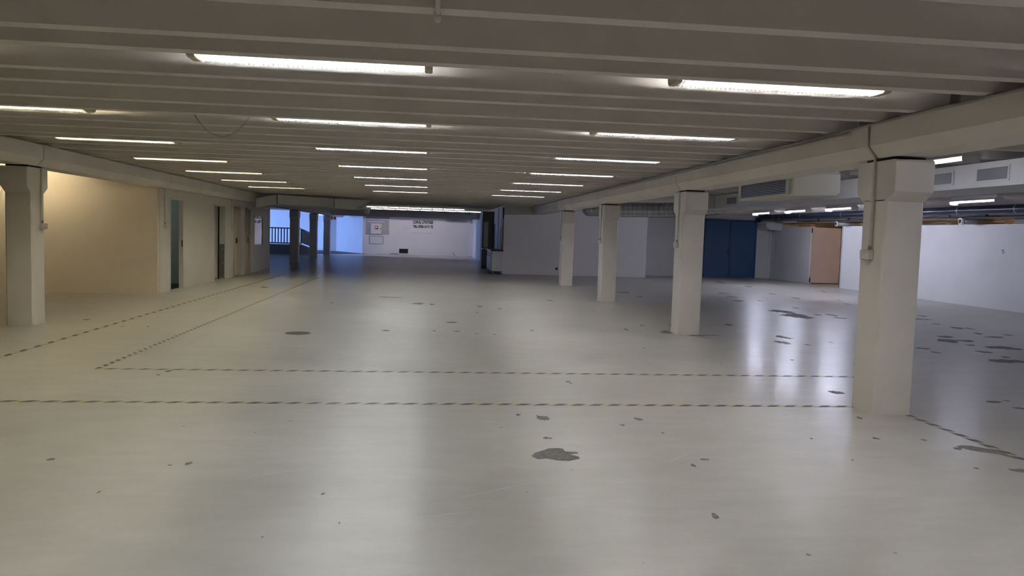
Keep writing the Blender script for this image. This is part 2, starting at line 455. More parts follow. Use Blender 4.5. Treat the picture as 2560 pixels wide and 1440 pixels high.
conduit_and_socket(LX, 11.95, 1, 1.42, 'thin conduit running down the left column before the beige wall', 'cream power socket on the left column before the beige wall')
conduit_and_socket(LX - .12, 17.62, 1, 1.46, 'thin conduit on the wall corner left of the first doorway', 'power socket on the wall corner left of the first doorway', 2.27)
conduit_and_socket(LX - .12, 23.35, 1, 1.42, 'thin conduit on the embedded column beside the second doorway', 'power socket on the embedded column beside the second doorway', 2.27)
# cable run along the right beam
pts = []
for i in range(60):
    y = 2.2 + i * .45
    pts.append((RX - .285, y, 2.551 + .007 * math.sin(i * .9) * (1 if i % 7 < 4 else .3)))
tag(MB().tube(pts, .011, 6).build('cable_run', M['cable']), 'grey cables clipped along the top edge of the right beam', 'cable')
tag(MB().tube([(RX - .283, 6.9, 2.512), (RX - .283, 16.5, 2.512)], .014, 6).build('conduit', M['cream_plastic']), 'straight cream conduit along the right beam from the nearest column', 'conduit')
tag(MB().tube([(RX - .275, 6.60, 2.55), (RX - .275, 6.60, 2.375), (RX - .195, 6.60, 2.27), (RX - .195, 6.60, 2.24)], .010, 6).build('conduit', M['cream_plastic']), 'bent cream conduit over the beam joint at the nearest right column', 'conduit')
tag(MB().tube([(LX + .285, 10.4, 2.555), (LX + .285, 12.0, 2.555)], .016, 6).build('conduit', M['cream_plastic']), 'short cream conduit along the left beam above the left column', 'conduit')
# loose wire hanging from the ceiling
pts = [(-2.32 + .56 * t / 16, 8.0, 2.60 - .225 * (1 - ((t - 8) / 8) ** 2)) for t in range(17)]
tag(MB().tube(pts, .004, 5).build('loose_wire', M['cable']), 'thin loose wire sagging from the ceiling ribs', 'wire')
# conduit crossing the rib at the top of the view
t = thing('ceiling_conduit', (.02, 3.5, 2.5), 'white conduit crossing a ceiling rib at the top of the view', 'conduit')
MB().tube([(.02, 2.6, 2.555), (.02, 3.86, 2.555)], .013, 8).build('pipe', M['cream_plastic'], t)
MB().tube([(.02, 3.86, 2.555), (.022, 3.93, 2.54)], .017, 8).build('end_cap', M['cream_plastic'], t)

# ------------------------------------------------------------------ lamps
def lamp_proto(name, tube_mat, length=1.50, cap=.055, louvre=True):
    t = empty(name, (0, 0, 0))
    h = length / 2
    # housing spine, rounded at its ends
    MB().prism([(-.103, .070), (.103, .070), (.103, .085), (.065, .10), (.065, .168), (-.065, .168), (-.065, .10), (-.103, .085)], 'X', -h - .02, h + .02).build('housing', M['white_metal'], t)
    B(-h, h, -.10, .10, .0685, .0700).build('reflector', M['reflector' if louvre else 'fin'], t)
    for s in (-1, 1):
        a = s * h; b_ = s * (h + cap)
        prof = [(-.105, .11), (-.105, .03), (-.09, .008), (-.07, 0), (.07, 0), (.09, .008), (.105, .03), (.105, .11)]
        MB().prism(prof, 'X', min(a, b_), max(a, b_)).build('end_cap', M['lamp_cap' if cap > .03 else 'fin'], t, bevel=.01 if cap > .03 else 0)
    for s in (-1, 1):
        if louvre: MB().box(-h, h, s * .10 - .003, s * .10 + .003, .014, .057).build('side_rail', M['rail_grey'], t)
    MB().tube([(-h, 0, .052), (h, 0, .052)], .0145, 6, False).build('fluorescent_tube', tube_mat, t)
    if not louvre: return t
    lv = MB(); n = 46
    for i in range(n):
        x = -h + (i + .5) * length / n
        lv.add([(x, -.098, 0), (x, .098, 0), (x, .098, .020), (x, .05, .022), (x, -.05, .022), (x, -.098, .020)], [(0, 1, 2, 3, 4, 5)])
    lo = lv.build('louvre_blades', M['blade'], t); lo['kind'] = 'stuff'
    return t
E_MAIN = 148.0
M['tube_cool'] = emit('fluorescent_cool', (.95, .985, 1.0), E_MAIN)
M['tube_neutral'] = emit('fluorescent_neutral', (1.0, .97, .95), E_MAIN)
M['tube_yellow'] = emit('fluorescent_yellowed', (1.0, .90, .62), E_MAIN)
M['tube_warm'] = emit('fluorescent_warm', (1.0, .80, .51), E_MAIN * 1.3)
M['tube_blue'] = emit('fluorescent_daylight', (.74, .76, 1.0), E_MAIN * .37)
M['tube_blue_far'] = emit('fluorescent_daylight_strong', (.76, .78, 1.0), E_MAIN * 2.3)
M['tube_pale'] = emit('fluorescent_pale_blue', (.82, .84, 1.0), E_MAIN * .2)
M['tube_off'] = mat('fluorescent_off', (.5, .5, .5), .3)

def place(proto, used, loc, label, group, rotz=0):
    o = proto if not used else copy_tree(proto)
    o.location = loc; o.rotation_euler.z = rotz
    tag(o, label, 'ceiling lamp', group)
    return True
rows = [('left', -4.15, 'tube_yellow', 'yellowish'), ('middle', -.80, 'tube_cool', 'cool white'), ('right', 2.50, 'tube_neutral', 'white')]
for rn, x, tm, cw in rows:
    pr = lamp_proto('ceiling_lamp', M[tm]); used = False
    vis = 0
    first = 3 if rn == 'left' else 2
    for k, y in enumerate(lampY):
        if k < first: lab = '%s louvred ceiling lamp of the %s row, outside the frame %s' % (cw, rn, ['behind the camera', 'above the camera', 'at the upper left'][k])
        else: lab = '%s louvred ceiling lamp, %s from the camera in the %s row' % (cw, ORD[k - first], rn)
        used = place(pr, used, (x, y - .02, 2.598 - .028 * min(1, max(0, (k - 2) / 3))), lab, 'louvred lamps of the %s row' % rn)
pr = lamp_proto('ceiling_lamp', M['tube_warm'], louvre=False); used = False
for k in (1, 2, 3, 4):
    used = place(pr, used, (-8.2, lampY[k + 2] - .3, 2.60), 'warm louvred ceiling lamp at the left edge before the beige wall' if k == 4 else
                 'warm louvred ceiling lamp of the left side bay, outside the frame, %s' % ['', 'nearest', 'second', 'third'][k], 'warm lamps of the left side bay')
SB = [(5.72, 8.45, 'bluish lamp half hidden by the right beam beside the nearest column'), (5.72, 11.05, 'bluish lamp peeping out above the air conditioner'),
      (5.72, 5.8, 'bluish lamp of the right bay outside the frame, beside the beam')]
SB2 = [(11.15, 14.95, 'bluish lamp right of the nearest column, above the navy pipe'), (11.2, 17.5, 'bluish lamp hidden behind the nearest right column'),
      ]
SB3 = [(11.1, 20.1, 'bluish lamp left of the nearest column, third from the blue door'), (11.1, 22.6, 'bluish lamp above the navy pipe, second from the blue door'),
      (11.2, 25.25, 'bluish lamp nearest the blue double door')]
SB2 += [
      (11.15, 12.0, 'bluish lamp of the right bay outside the frame, first'), (11.15, 8.6, 'bluish lamp of the right bay outside the frame, second'),
      (11.15, 4.6, 'bluish lamp of the right bay outside the frame, third'), (8.5, 14.2, 'added bluish lamp hidden above the white air duct')]  # the lamp above the duct is added to brighten the right bay
SB4 = [(5.9, 3.2, 'added bluish lamp of the right bay outside the frame, beside the camera'), (5.9, .4, 'added bluish lamp of the right bay outside the frame, behind the camera')]  # unseen lamps added to light the front faces of the columns
M['tube_added'] = emit('fluorescent_daylight_added', (.86, .86, 1.0), E_MAIN * .9)
for tm, lst in (('tube_added', SB4), ('tube_pale', SB), ('tube_blue', SB2), ('tube_blue_far', SB3)):
    pr = lamp_proto('ceiling_lamp', M[tm], 1.32, cap=.012, louvre=False); used = False
    for x, y, l in lst:
        used = place(pr, used, (x, y, 2.405), l, 'bluish lamps of the right bay', math.pi / 2)
M['tube_violet'] = emit('fluorescent_violet_white', (1.0, .90, 1.0), E_MAIN * 1.5)
pr = lamp_proto('ceiling_lamp', M['tube_violet'], 1.5, louvre=False); used = False
for x, l in ((-2.6, 'lamp hidden behind the far cross beam, left'), (.2, 'lamp hidden behind the far cross beam, middle')):
    used = place(pr, used, (x, 46.6, 2.60), l, 'lamps hidden behind the far cross beam')
pr = lamp_proto('ceiling_lamp', M['tube_off'], 1.40); used = False
for x, l in ((-1.9, 'unlit grey ceiling lamp left, beyond the lit rows'), (1.45, 'unlit grey ceiling lamp right, beyond the lit rows')):
    used = place(pr, used, (x, 31.6, 2.56), l, 'unlit far lamps')
M['tube_strip'] = emit('strip_tube', (1.0, .93, .88), 9)
# strip lights near the far wall
def strip(y, x0, x1, z, label):
    t = thing('strip_light', ((x0 + x1) / 2, y, z), label, 'strip light', 'far strip lights')
    B(x0 - .05, x1 + .05, y - .03, y + .03, z + .03, z + .075).build('rail', M['white_metal'], t)
    n = 9; w = (x1 - x0) / n
    for i in range(n):
        MB().tube([(x0 + i * w + .02, y, z), (x0 + (i + 1) * w - .02, y, z)], .016, 8).build('fluorescent_tube', M['tube_strip'], t)
    MB().prism([(x0 - .22, z - .26), (x0 - .06, z - .26), (x0 - .02, z + .04), (x0 - .10, z + .07), (x0 - .18, z + .04)], 'Y', y - .08, y + .02).build('end_bracket', M['white_metal'], t)
strip(34.0, -2.66, 1.55, 2.50, 'white strip light line nearer the camera, before the far wall')
strip(36.9, -2.70, 2.45, 2.50, 'white strip light line farther from the camera, before the far wall')

# warm light of the storage room
t = thing('storage_lamp', (16.4, 20.0, 2.3), 'warm bare lamp inside the storage room behind the partition', 'lamp')
M['tube_orange'] = emit('storage_tube', (1.0, .68, .42), 90)
MB().tube([(16.4, 19.4, 2.50), (16.4, 20.8, 2.50)], .02, 8).build('fluorescent_tube', M['tube_orange'], t)
B(16.36, 16.44, 19.3, 20.9, 2.53, 2.76).build('housing', M['white_metal'], t)
t = thing('storage_lamp', (15.9, 25.4, 2.3), 'warm bare lamp inside the storage room beside the salmon door', 'lamp')
MB().tube([(15.6, 25.0, 2.50), (16.4, 25.0, 2.50)], .02, 8).build('fluorescent_tube', M['tube_orange'], t)
B(15.55, 16.45, 24.96, 25.04, 2.53, 2.76).build('housing', M['white_metal'], t)
# lamp in the small room behind the first doorway
t = thing('room_lamp', (-7.6, 18.9, 2.4), 'lamp inside the small teal room behind the first doorway', 'lamp')
M['tube_room'] = emit('room_tube', (.88, 1.0, .93), 34)
MB().tube([(-8.2, 18.9, 2.42), (-7.0, 18.9, 2.42)], .018, 8).build('fluorescent_tube', M['tube_room'], t)
B(-8.25, -6.95, 18.86, 18.94, 2.45, 2.76).build('housing', M['white_metal'], t)
t = thing('room_lamp', (-7.6, 23.4, 2.4), 'lamp inside the small room behind the second doorway', 'lamp')
MB().tube([(-8.2, 23.4, 2.42), (-7.0, 23.4, 2.42)], .018, 8).build('fluorescent_tube', M['tube_room'], t)
B(-8.25, -6.95, 23.36, 23.44, 2.45, 2.76).build('housing', M['white_metal'], t)

# ------------------------------------------------------------------ doors
def frame(mb, y0, y1, z1, w=.06, x0=LW - .15, x1=LW + .012):
    mb.box(x0, x1, y0, y0 + w, 0, z1).box(x0, x1, y1 - w, y1, 0, z1).box(x0, x1, y0, y1, z1 - w, z1)
# doorway 1: open, frame with strike plate
d = struct(empty('door_1', (LW, 18.5, 0)), 'open doorway into the dim teal room')
fr_ = MB(); frame(fr_, 18.02, 18.95, 2.08, .03, LW - .085); fr_.build('door_frame', M['left_wall'], d)
B(LW - .02, LW + .002, 18.905, 18.921, .98, 1.14).build('strike_plate', M['black'], d)
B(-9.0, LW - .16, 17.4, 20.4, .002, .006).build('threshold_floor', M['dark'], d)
# doorway 2: leaf swung inwards, two-tone wall behind
d = struct(empty('door_2', (LW, 22.2, 0)), 'half open doorway with pale leaf and grey dado behind')
fr_ = MB(); frame(fr_, 21.60, 22.76, 2.07, .04); fr_.build('door_frame', M['left_wall'], d)
B(LW - 1.0, LW - .185, 22.72, 22.76, .02, 2.03).build('door_leaf', M['left_wall'], d)
B(LW - .185, LW - .15, 22.70, 22.76, 0, 2.03).build('dark_gap_strip', M['black'], d)  # solid black strip, shade of the gap put in as colour
B(LW - .145, LW - .008, 22.712, 22.72, .03, .98).build('kick_plate', M['dado'], d)
B(LW - .145, LW - .008, 22.712, 22.72, .98, 2.02).build('frame_lining', M['cream_plastic'], d)
for z in (.45, .85): MB().tube([(LW - .06, 22.712, z), (LW - .06, 22.69, z)], .015, 8).build('hook', M['galv'], d)
# door 3: closed, set back
d = struct(empty('door_3', (LW, 24.0, 0)), 'closed pale door set back in the left wall')
fr_ = MB(); frame(fr_, 23.67, 24.35, 2.06, .05, LW - .15, LW + .06); fr_.build('door_frame', M['yellow_frame'], d)
B(LW - .10, LW - .06, 23.72, 24.30, .01, 2.01).build('door_leaf', M['grey_wall'], d)
B(LW - .06, LW - .01, 24.20, 24.24, .98, 1.14).build('handle', M['black'], d)
B(LW - .10, LW + .03, 23.8, 24.35, 0, .012).build('sill', M['black'], d)
# door 4
d = struct(empty('door_4', (LW, 25.4, 0)), 'narrow door with varnished frame before the mirrored pane')
fr_ = MB(); frame(fr_, 25.20, 25.72, 2.07, .05, LW - .15, LW + .05); fr_.build('door_frame', M['yellow_frame'], d)
B(LW - .11, LW - .07, 25.25, 25.67, .01, 2.02).build('door_leaf', M['yellow_frame'], d)
B(LW - .07, LW - .01, 25.60, 25.64, .98, 1.14).build('handle', M['black'], d)
# mirrored pane
d = struct(empty('window_2', (LW, 27.0, .88)), 'tall reflecting pane in the left wall mirroring the far wall')
B(LW + .002, LW + .012, 26.38, 27.62, .90, 1.84).build('pane', M['mirror'], d)
fr_ = MB().box(LW, LW + .03, 26.33, 26.38, .85, 1.89).box(LW, LW + .03, 27.62, 27.95, .85, 1.89).box(LW, LW + .03, 26.38, 27.62, .85, .90).box(LW, LW + .03, 26.38, 27.62, 1.84, 1.89)
fr_.build('window_frame', M['left_wall'], d)
# blue double door
d = struct(empty('door_5', (12.35, 30.9, 0)), 'dark blue steel double door in the white end wall')
B(11.29, 12.33, 30.90, 30.95, .012, 2.32).build('door_leaf', M['blue_door'], d, bevel=.004)
B(12.35, 13.40, 30.90, 30.95, .012, 2.32).build('door_leaf', M['blue_door'], d, bevel=.004)
MB().box(11.24, 11.29, 30.88, 30.96, 0, 2.37).box(13.40, 13.45, 30.88, 30.96, 0, 2.37).box(11.24, 13.45, 30.88, 30.96, 2.32, 2.37).build('door_frame', M['blue_edge'], d)
B(12.31, 12.37, 30.885, 30.90, .012, 2.32).build('astragal', M['blue_edge'], d)
hd = MB().tube([(12.27, 30.90, 1.02), (12.27, 30.85, 1.02), (12.16, 30.85, 1.02)], .012, 8).build('handle', M['black'], d)
MB().tube([(12.44, 30.90, 1.15), (12.44, 30.88, 1.15)], .02, 10).build('lock', M['black'], d)
B(12.25, 12.30, 30.885, 30.90, .92, 1.08).build('lock_plate', M['black'], d)
# salmon door of the storage opening, swung inwards
d = struct(empty('door_6', (14.2, 27.6, 0)), 'salmon coloured door leaf standing open in the storage opening')
B(14.16, 15.28, 27.55, 27.60, .04, 2.09).build('door_leaf', M['salmon'], d, bevel=.004)
for z in (.14, 1.98): MB().tube([(14.13, 27.54, z - .09), (14.13, 27.54, z + .09)], .02, 8).build('hinge', M['black'], d)
B(14.10, 14.26, 27.60, 27.66, 0, 2.12).build('door_jamb', M['white_metal'], d)
B(14.10, 14.26, 25.34, 25.38, 0, 2.12).build('door_jamb', M['white_metal'], d)

# ------------------------------------------------------------------ right bay services
# box duct with vents
t = thing('air_duct', (7.1, 8, 2.24), 'white rectangular air duct with mesh vents hung under the right bay ceiling', 'duct')
B(6.70, 7.60, 2.5, 17.85, 2.245, 2.545).build('trunk', M['white_metal'], t)
B(6.0, 7.60, 17.86, 18.6, 2.245, 2.545).build('branch', M['white_metal'], t)
for y in (4.6, 11.2, 17.84): B(6.692, 7.605, y - .012, y + .012, 2.24, 2.55).build('seam', M['white_metal'], t)
for y0, y1 in ((8.44, 9.00), (9.42, 9.98), (16.5, 17.08), (14.6, 15.16), (7.2, 7.76), (5.2, 5.76)):
    v = B(6.688, 6.702, y0, y1, 2.30, 2.49).build('vent_frame', M['white_metal'], t)
    B(6.682, 6.690, y0 + .03, y1 - .03, 2.325, 2.465).build('vent_mesh', M['vent_mesh'], v)
# insulated duct with wire netting
t = thing('insulated_duct', (6.2, 22, 2.0), 'silver foil insulated duct wrapped in wire netting behind the right columns', 'duct')
pts = [(5.0, 24.2, 2.36), (4.98, 22.9, 2.33), (5.12, 22.4, 2.31), (5.5, 22.05, 2.30), (6.0, 21.9, 2.31), (6.6, 21.75, 2.32), (7.0, 21.3, 2.33), (7.15, 20.2, 2.34), (7.15, 18.7, 2.36)]
MB().tube(pts, [.195, .20, .205, .205, .20, .20, .20, .20, .19], 20).build('foil_wrap', M['silver'], t)
nw = MB()
def along(s):
    k = min(int(s), len(pts) - 2); return Vector(pts[k]).lerp(Vector(pts[k + 1]), s - k), (Vector(pts[k+1]) - Vector(pts[k])).normalized()
for i in range(34):
    c, dr = along(i / 33 * (len(pts) - 1.001))
    a_ = dr.cross(Vector((0, 0, 1))).normalized(); z_ = a_.cross(dr)
    nw.tube([c + a_ * .209 * math.cos(2*math.pi*k/14) + z_ * .209 * math.sin(2*math.pi*k/14) for k in range(15)], .004, 4, False)
for k in range(10):
    line = []
    for i in range(29):
        c, dr = along(i / 28 * (len(pts) - 1.001)); a_ = dr.cross(Vector((0, 0, 1))).normalized(); z_ = a_.cross(dr)
        an = 2 * math.pi * k / 10; line.append(c + a_ * .210 * math.cos(an) + z_ * .210 * math.sin(an))
    nw.tube(line, .004, 4, False)
n_ = nw.build('wire_netting', M['wire'], t); n_['kind'] = 'stuff'
# air conditioner
t = thing('air_conditioner', (4.75, 10, 2.07), 'cream under-ceiling air conditioner with slatted grille behind the right beam', 'air conditioner')
prof = [(4.42, 2.10), (4.46, 2.075), (4.98, 2.09), (5.03, 2.13), (5.03, 2.36), (4.47, 2.36), (4.44, 2.33), (4.42, 2.30)]
MB().prism(prof, 'Y', 9.16, 10.85).build('casing', M['cream_plastic'], t, bevel=.012)
B(4.50, 5.02, 9.18, 10.83, 2.36, 2.40).build('mounting_rail', M['white_metal'], t)
g = B(4.415, 4.43, 9.32, 10.72, 2.115, 2.285).build('grille_recess', M['black'], t)
for i in range(8):
    z = 2.125 + i * .0205
    MB().prism([(4.400, z), (4.425, z + .004), (4.425, z + .010), (4.400, z + .006)], 'Y', 9.32, 10.72).build('slat', M['cream_plastic'], g)
MB().box(4.398, 4.425, 9.24, 9.32, 2.10, 2.30).box(4.398, 4.425, 10.72, 10.80, 2.10, 2.30).box(4.398, 4.425, 9.24, 10.80, 2.285, 2.305).box(4.398, 4.425, 9.24, 10.80, 2.095, 2.115).build('grille_frame', M['cream_plastic'], t, bevel=.005)
for y in (9.4, 10.6): MB().tube([(4.8, y, 2.38), (4.8, y, 2.57)], .008, 6).build('hanger_rod', M['galv'], t)
# navy drain pipe
t = thing('drain_pipe', (13.4, 23, 2.3), 'thick navy plastic pipe hung along the right wall', 'pipe')
MB().tube([(13.4, 13.0, 2.43), (13.4, 16.4, 2.432), (13.4, 30.2, 2.49), (13.4, 30.45, 2.47), (13.42, 30.6, 2.40), (13.42, 30.8, 2.40)], .107, 20).build('pipe', M['navy'], t)
for y in (28.6, 29.1): MB().tube([(13.4, y - .05, 2.483), (13.4, y + .05, 2.483)], .118, 20).build('collar', M['teal_ring'], t)
for y in (26.9, 24.1, 21.9, 18.5, 16.55, 20.2):
    z = 2.432 + (y - 16.4) * .0042
    c = MB().tube([(13.4, y - .02, z), (13.4, y + .02, z)], .113, 20, False)
    c = c.build('clamp', M['galv'], t)
    MB().tube([(13.4, y, z + .11), (13.4, y, 2.57)], .006, 6).build('hanger_rod', M['galv'], c)
t = thing('thin_pipe', (13.75, 22, 2.25), 'thin dark pipe with short clips below the navy pipe', 'pipe')
MB().tube([(13.75, 13.0, 2.29), (13.75, 28.0, 2.30)], .022, 8).build('pipe', M['navy'], t)
for y in (16.6, 18.0, 19.4, 20.8, 22.6, 24.4, 26.4): B(13.735, 13.765, y - .03, y + .03, 2.30, 2.38).build('clip', M['black'], t)
tag(B(13.95, 14.10, 14.0, 29.6, 2.285, 2.335).build('cable_tray', M['white_metal']), 'pale flat cable tray above the low right partition', 'cable tray')
def wall_vent(y, label):
    t = thing('vent_pipe', (14.2, y, 2.06), label, 'vent pipe', 'round vent pipes on the partition')
    MB().tube([(13.72, y, 2.19), (14.9, y, 2.19)], .075, 18).build('pipe', M['galv'], t)
    MB().tube([(13.70, y, 2.19), (13.78, y, 2.19)], .085, 18).build('rim', M['white_metal'], t)
    MB().tube([(13.692, y, 2.19), (13.702, y, 2.19)], .055, 18).build('opening', M['dark'], t)
wall_vent(18.9, 'round white vent pipe end on top of the partition right of the nearest column')
wall_vent(25.1, 'round white vent pipe end above the salmon door')
tag(MB().box(14.26, 14.36, 16.3, 17.7, 2.12, 2.27).build('filler_board', M['concrete']), 'grey filler board on top of the low right partition', 'board')
tag(MB().box(14.26, 14.40, 19.02, 19.7, 2.12, 2.265).build('timber_block', M['wood']), 'brown timber block beside the right vent pipe on the partition', 'timber')
tag(MB().box(14.26, 14.40, 27.9, 28.9, 2.12, 2.27).build('timber_block', M['wood']), 'light timber block above the partition left of the salmon door', 'timber')
tag(MB().tube([(14.2, 19.9, 2.14), (14.2, 20.4, 2.20), (14.2, 21.0, 2.135), (14.2, 21.6, 2.14), (14.2, 22.3, 2.21), (14.2, 22.8, 2.15)], .008, 6).build('loose_cable', M['cable']), 'thin cable waving along the top of the right partition', 'cable')
# conduits in the corner and small wall fitting
tag(MB().tube([(14.10, 30.6, 1.985), (14.10, 30.6, .98), (14.10, 30.72, .88)], .014, 6).build('conduit', M['white_metal']), 'white conduit pair dropping down the corner beside the blue door, front one', 'conduit')
tag(MB().tube([(14.02, 30.92, 1.985), (14.02, 30.92, .98), (13.94, 30.92, .88)], .014, 6).build('conduit', M['white_metal']), 'white conduit pair dropping down the corner beside the blue door, back one', 'conduit')
tag(MB().prism([(13.45, 2.12), (13.62, 2.0), (14.1, 1.99), (14.12, 2.27), (13.45, 2.27)], 'Y', 30.0, 30.95).build('corner_boxing', M['white_wall']), 'white curved boxing in the corner above the conduits', 'boxing')
t = thing('wall_hook', (14.1, 17.8, 1.4), 'small white fitting on the right partition wall', 'hook')
MB().tube([(14.12, 17.83, 1.47), (14.07, 17.83, 1.47)], .02, 8).build('stem', M['white_metal'], t)
B(14.06, 14.12, 17.78, 17.9, 1.40, 1.42).build('shelf', M['white_metal'], t)
# socket at the foot of the grey wall, and a low dark hole
tag(MB().tube([(4.87, 29.2, .25), (4.87, 29.17, .25)], .05, 14).build('wall_socket', M['black']), 'small round black socket low on the grey wall', 'socket')

# ------------------------------------------------------------------ far left duct box
t = thing('air_duct', (-4, 26, 2.2), 'grey rectangular duct crossing from the left wall under the ceiling', 'duct')
MB().add([(-4.82,25.70,2.245),(-3.15,26.45,2.205),(-3.15,27.2,2.205),(-4.82,26.5,2.245),(-4.82,25.70,2.545),(-3.15,26.45,2.50),(-3.15,27.2,2.50),(-4.82,26.5,2.545)],
         [(0,3,2,1),(4,5,6,7),(0,1,5,4),(1,2,6,5),(2,3,7,6),(3,0,4,7)]).build('trunk', M['grey_wall'], t)
MB().add([(-5.47,25.58,2.10),(-4.85,25.69,2.245),(-4.85,26.5,2.245),(-5.47,26.4,2.10),(-5.47,25.58,2.40),(-4.85,25.69,2.545),(-4.85,26.5,2.545),(-5.47,26.4,2.40)],
         [(0,3,2,1),(4,5,6,7),(0,1,5,4),(1,2,6,5),(2,3,7,6),(3,0,4,7)]).build('sloping_branch', M['grey_wall'], t)
MB().add([(-3.13,26.46,2.20),(-2.55,26.62,2.17),(-2.55,27.3,2.17),(-3.13,27.2,2.20),(-3.13,26.46,2.50),(-2.0,26.75,2.50),(-2.0,27.4,2.50),(-3.13,27.2,2.50)],
         [(0,3,2,1),(4,5,6,7),(0,1,5,4),(1,2,6,5),(2,3,7,6),(3,0,4,7)]).build('tapered_end', M['grey_wall'], t)
t = thing('flat_duct', (-3.5, 28.35, 2.19), 'low flat duct under the grey rectangular duct at far left', 'duct')
B(-4.9, -2.2, 28.2, 28.5, 2.19, 2.26).build('trunk', M['grey_wall'], t)
for x in (-4.6, -2.5): MB().tube([(x, 28.35, 2.26), (x, 28.35, SLAB_Z)], .008, 6).build('hanger_rod', M['galv'], t)

# ------------------------------------------------------------------ ramp bay
t = thing('ramp_parapet', (-10.5, 45.5, 0), 'low grey concrete parapet of the ramp behind the pillars', 'parapet')
MB().box(-14.8, -7.15, 45.0, 45.2, 0, .52).build('wall', M['concrete'], t)
MB().box(-14.8, -7.15, 44.97, 45.23, .52, .575).build('coping', M['white_wall'], t)
MB().add([(-7.15,45.0,0),(-6.55,46.6,0),(-6.55,46.75,0),(-7.15,45.2,0),(-7.15,45.0,.60),(-6.80,46.0,.38),(-6.80,46.15,.38),(-7.15,45.2,.56)],
         [(0,3,2,1),(4,5,6,7),(0,1,5,4),(1,2,6,5),(2,3,7,6),(3,0,4,7)]).build('sloping_wall', M['concrete'], t)
t = thing('railing', (-10.5, 45.1, .575), 'dark blue upright bar railing on the ramp parapet', 'railing')
B(-14.8, -7.19, 45.07, 45.13, 1.44, 1.50).build('top_rail', M['rail'], t)
B(-14.8, -7.19, 45.07, 45.13, .60, .66).build('bottom_rail', M['rail'], t)
bar = B(-14.7, -14.65, 45.08, 45.12, .66, 1.44).build('bar', M['rail'], t)
for i in range(1, 46):
    o = bar.copy(); COL.objects.link(o); o.location = (i * .165, 0, 0)
t = thing('railing', (-6.95, 45.7, .5), 'sloping panel railing at the end of the ramp parapet', 'railing')
MB().tube([(-7.15, 45.1, .60), (-7.15, 45.1, 1.44)], .03, 8).build('post', M['rail'], t)
MB().tube([(-6.80, 46.1, .42), (-6.80, 46.1, 1.24)], .03, 8).build('post', M['rail'], t)
MB().tube([(-7.15, 45.1, 1.44), (-6.80, 46.1, 1.24)], .03, 8).build('top_rail', M['rail'], t)
MB().add([(-7.13,45.08,.68),(-6.80,46.08,.49),(-6.80,46.08,1.2),(-7.15,45.08,1.41),(-7.15,45.11,.66),(-6.80,46.11,.47),(-6.80,46.11,1.2),(-7.15,45.11,1.41)],
         [(0,1,2,3),(7,6,5,4),(0,4,5,1),(1,5,6,2),(2,6,7,3),(3,7,4,0)]).build('panel', M['mesh_panel'], t)
t = thing('switch_box', (-11.2, 57.9, 1.9), 'small grey switch box on the blue-lit wall', 'switch box')
B(-11.75, -11.5, 57.9, 58.0, 1.95, 2.25).build('box', M['vent_mesh'], t)
MB().tube([(-11.6, 57.98, 1.95), (-11.6, 57.98, .4)], .015, 6).build('conduit', M['vent_mesh'], t)
t = thing('emergency_sign', (-5.95, 49.9, 2.08), 'red sign with a white upright bar hanging in the far bay', 'sign')
B(-6.12, -5.78, 49.95, 49.99, 2.09, 2.29).build('board', M['red'], t)
B(-5.97, -5.93, 49.94, 49.95, 2.12, 2.26).build('symbol', M['sign_white'], t)
for x in (-6.08, -5.82): MB().tube([(x, 49.97, 2.29), (x, 49.97, 2.57)], .006, 6).build('hanger', M['galv'], t)
t = thing('bulkhead_lamp', (-6.3, 48, 2.3), 'small bright oval lamp under the beam near the red sign', 'lamp')
M['bulb'] = emit('bulkhead_diffuser', (1, .97, .9), 14)
MB().tube([(-6.45, 47.2, 2.36), (-6.25, 47.2, 2.35)], [.05, .05], 10).build('diffuser', M['bulb'], t)
B(-6.5, -6.2, 47.15, 47.25, 2.40, 2.57).build('bracket', M['black'], t)

# ------------------------------------------------------------------ far wall furniture
FY = 50.3
let = thing('wall_lettering', (-.36, FY - .01, 1.75), 'black letters reading LOKAL UTHYRES with phone number on the far wall', 'lettering')
text_mesh('LOKAL UTHYRES', .255, 'top_line', M['ink'], let, (-.985, FY - .006, 2.015), (1, 0, 0), (0, 0, 1), 1.27, .012)
text_mesh('TEL: 0705-13 71 72', .215, 'bottom_line', M['ink'], let, (-.985, FY - .006, 1.745), (1, 0, 0), (0, 0, 1), 1.27, .012)
tag(B(-1.0, .28, FY - .02, FY - .002, 1.40, 1.412).build('thin_batten', M['vent_mesh']), 'thin grey line on the far wall below the lettering', 'batten')
t = thing('hose_cabinet', (-3.3, FY - .1, 1.25), 'white fire hose cabinet with red symbol on the far wall', 'cabinet')
B(-3.63, -2.96, FY - .22, FY - .015, 1.27, 1.94).build('body', M['white_metal'], t, bevel=.01)
sg = B(-3.38, -3.17, FY - .228, FY - .22, 1.56, 1.77).build('red_symbol', M['red'], t)
MB().prism([(-3.35, 1.585), (-3.325, 1.585), (-3.325, 1.64), (-3.23, 1.64), (-3.205, 1.69), (-3.23, 1.735), (-3.35, 1.735)], 'Y', FY - .232, FY - .228).build('white_flag', M['sign_white'], sg)
B(-3.08, -2.98, FY - .228, FY - .22, 1.59, 1.62).build('latch', M['black'], t)
t = thing('wall_recess', (-3.25, FY, 1.2), 'grey recess panel framing the hose cabinet', 'recess')
B(-3.98, -2.50, FY - .012, FY - .001, 1.24, 2.36).build('back_panel', M['recess_grey'], t)
MB().box(-4.05, -3.98, FY - .05, FY, 1.2, 2.4).box(-3.98, -2.5, FY - .04, FY, 2.18, 2.26).box(-3.85, -2.8, FY - .03, FY - .012, 2.02, 2.07).build('trim_strip', M['white_wall'], t)
t = thing('wall_hatch', (-3.3, FY, .64), 'white framed hatch below the hose cabinet', 'hatch')
B(-3.70, -2.88, FY - .02, FY - .001, .66, 1.10).build('panel', M['white_wall'], t)
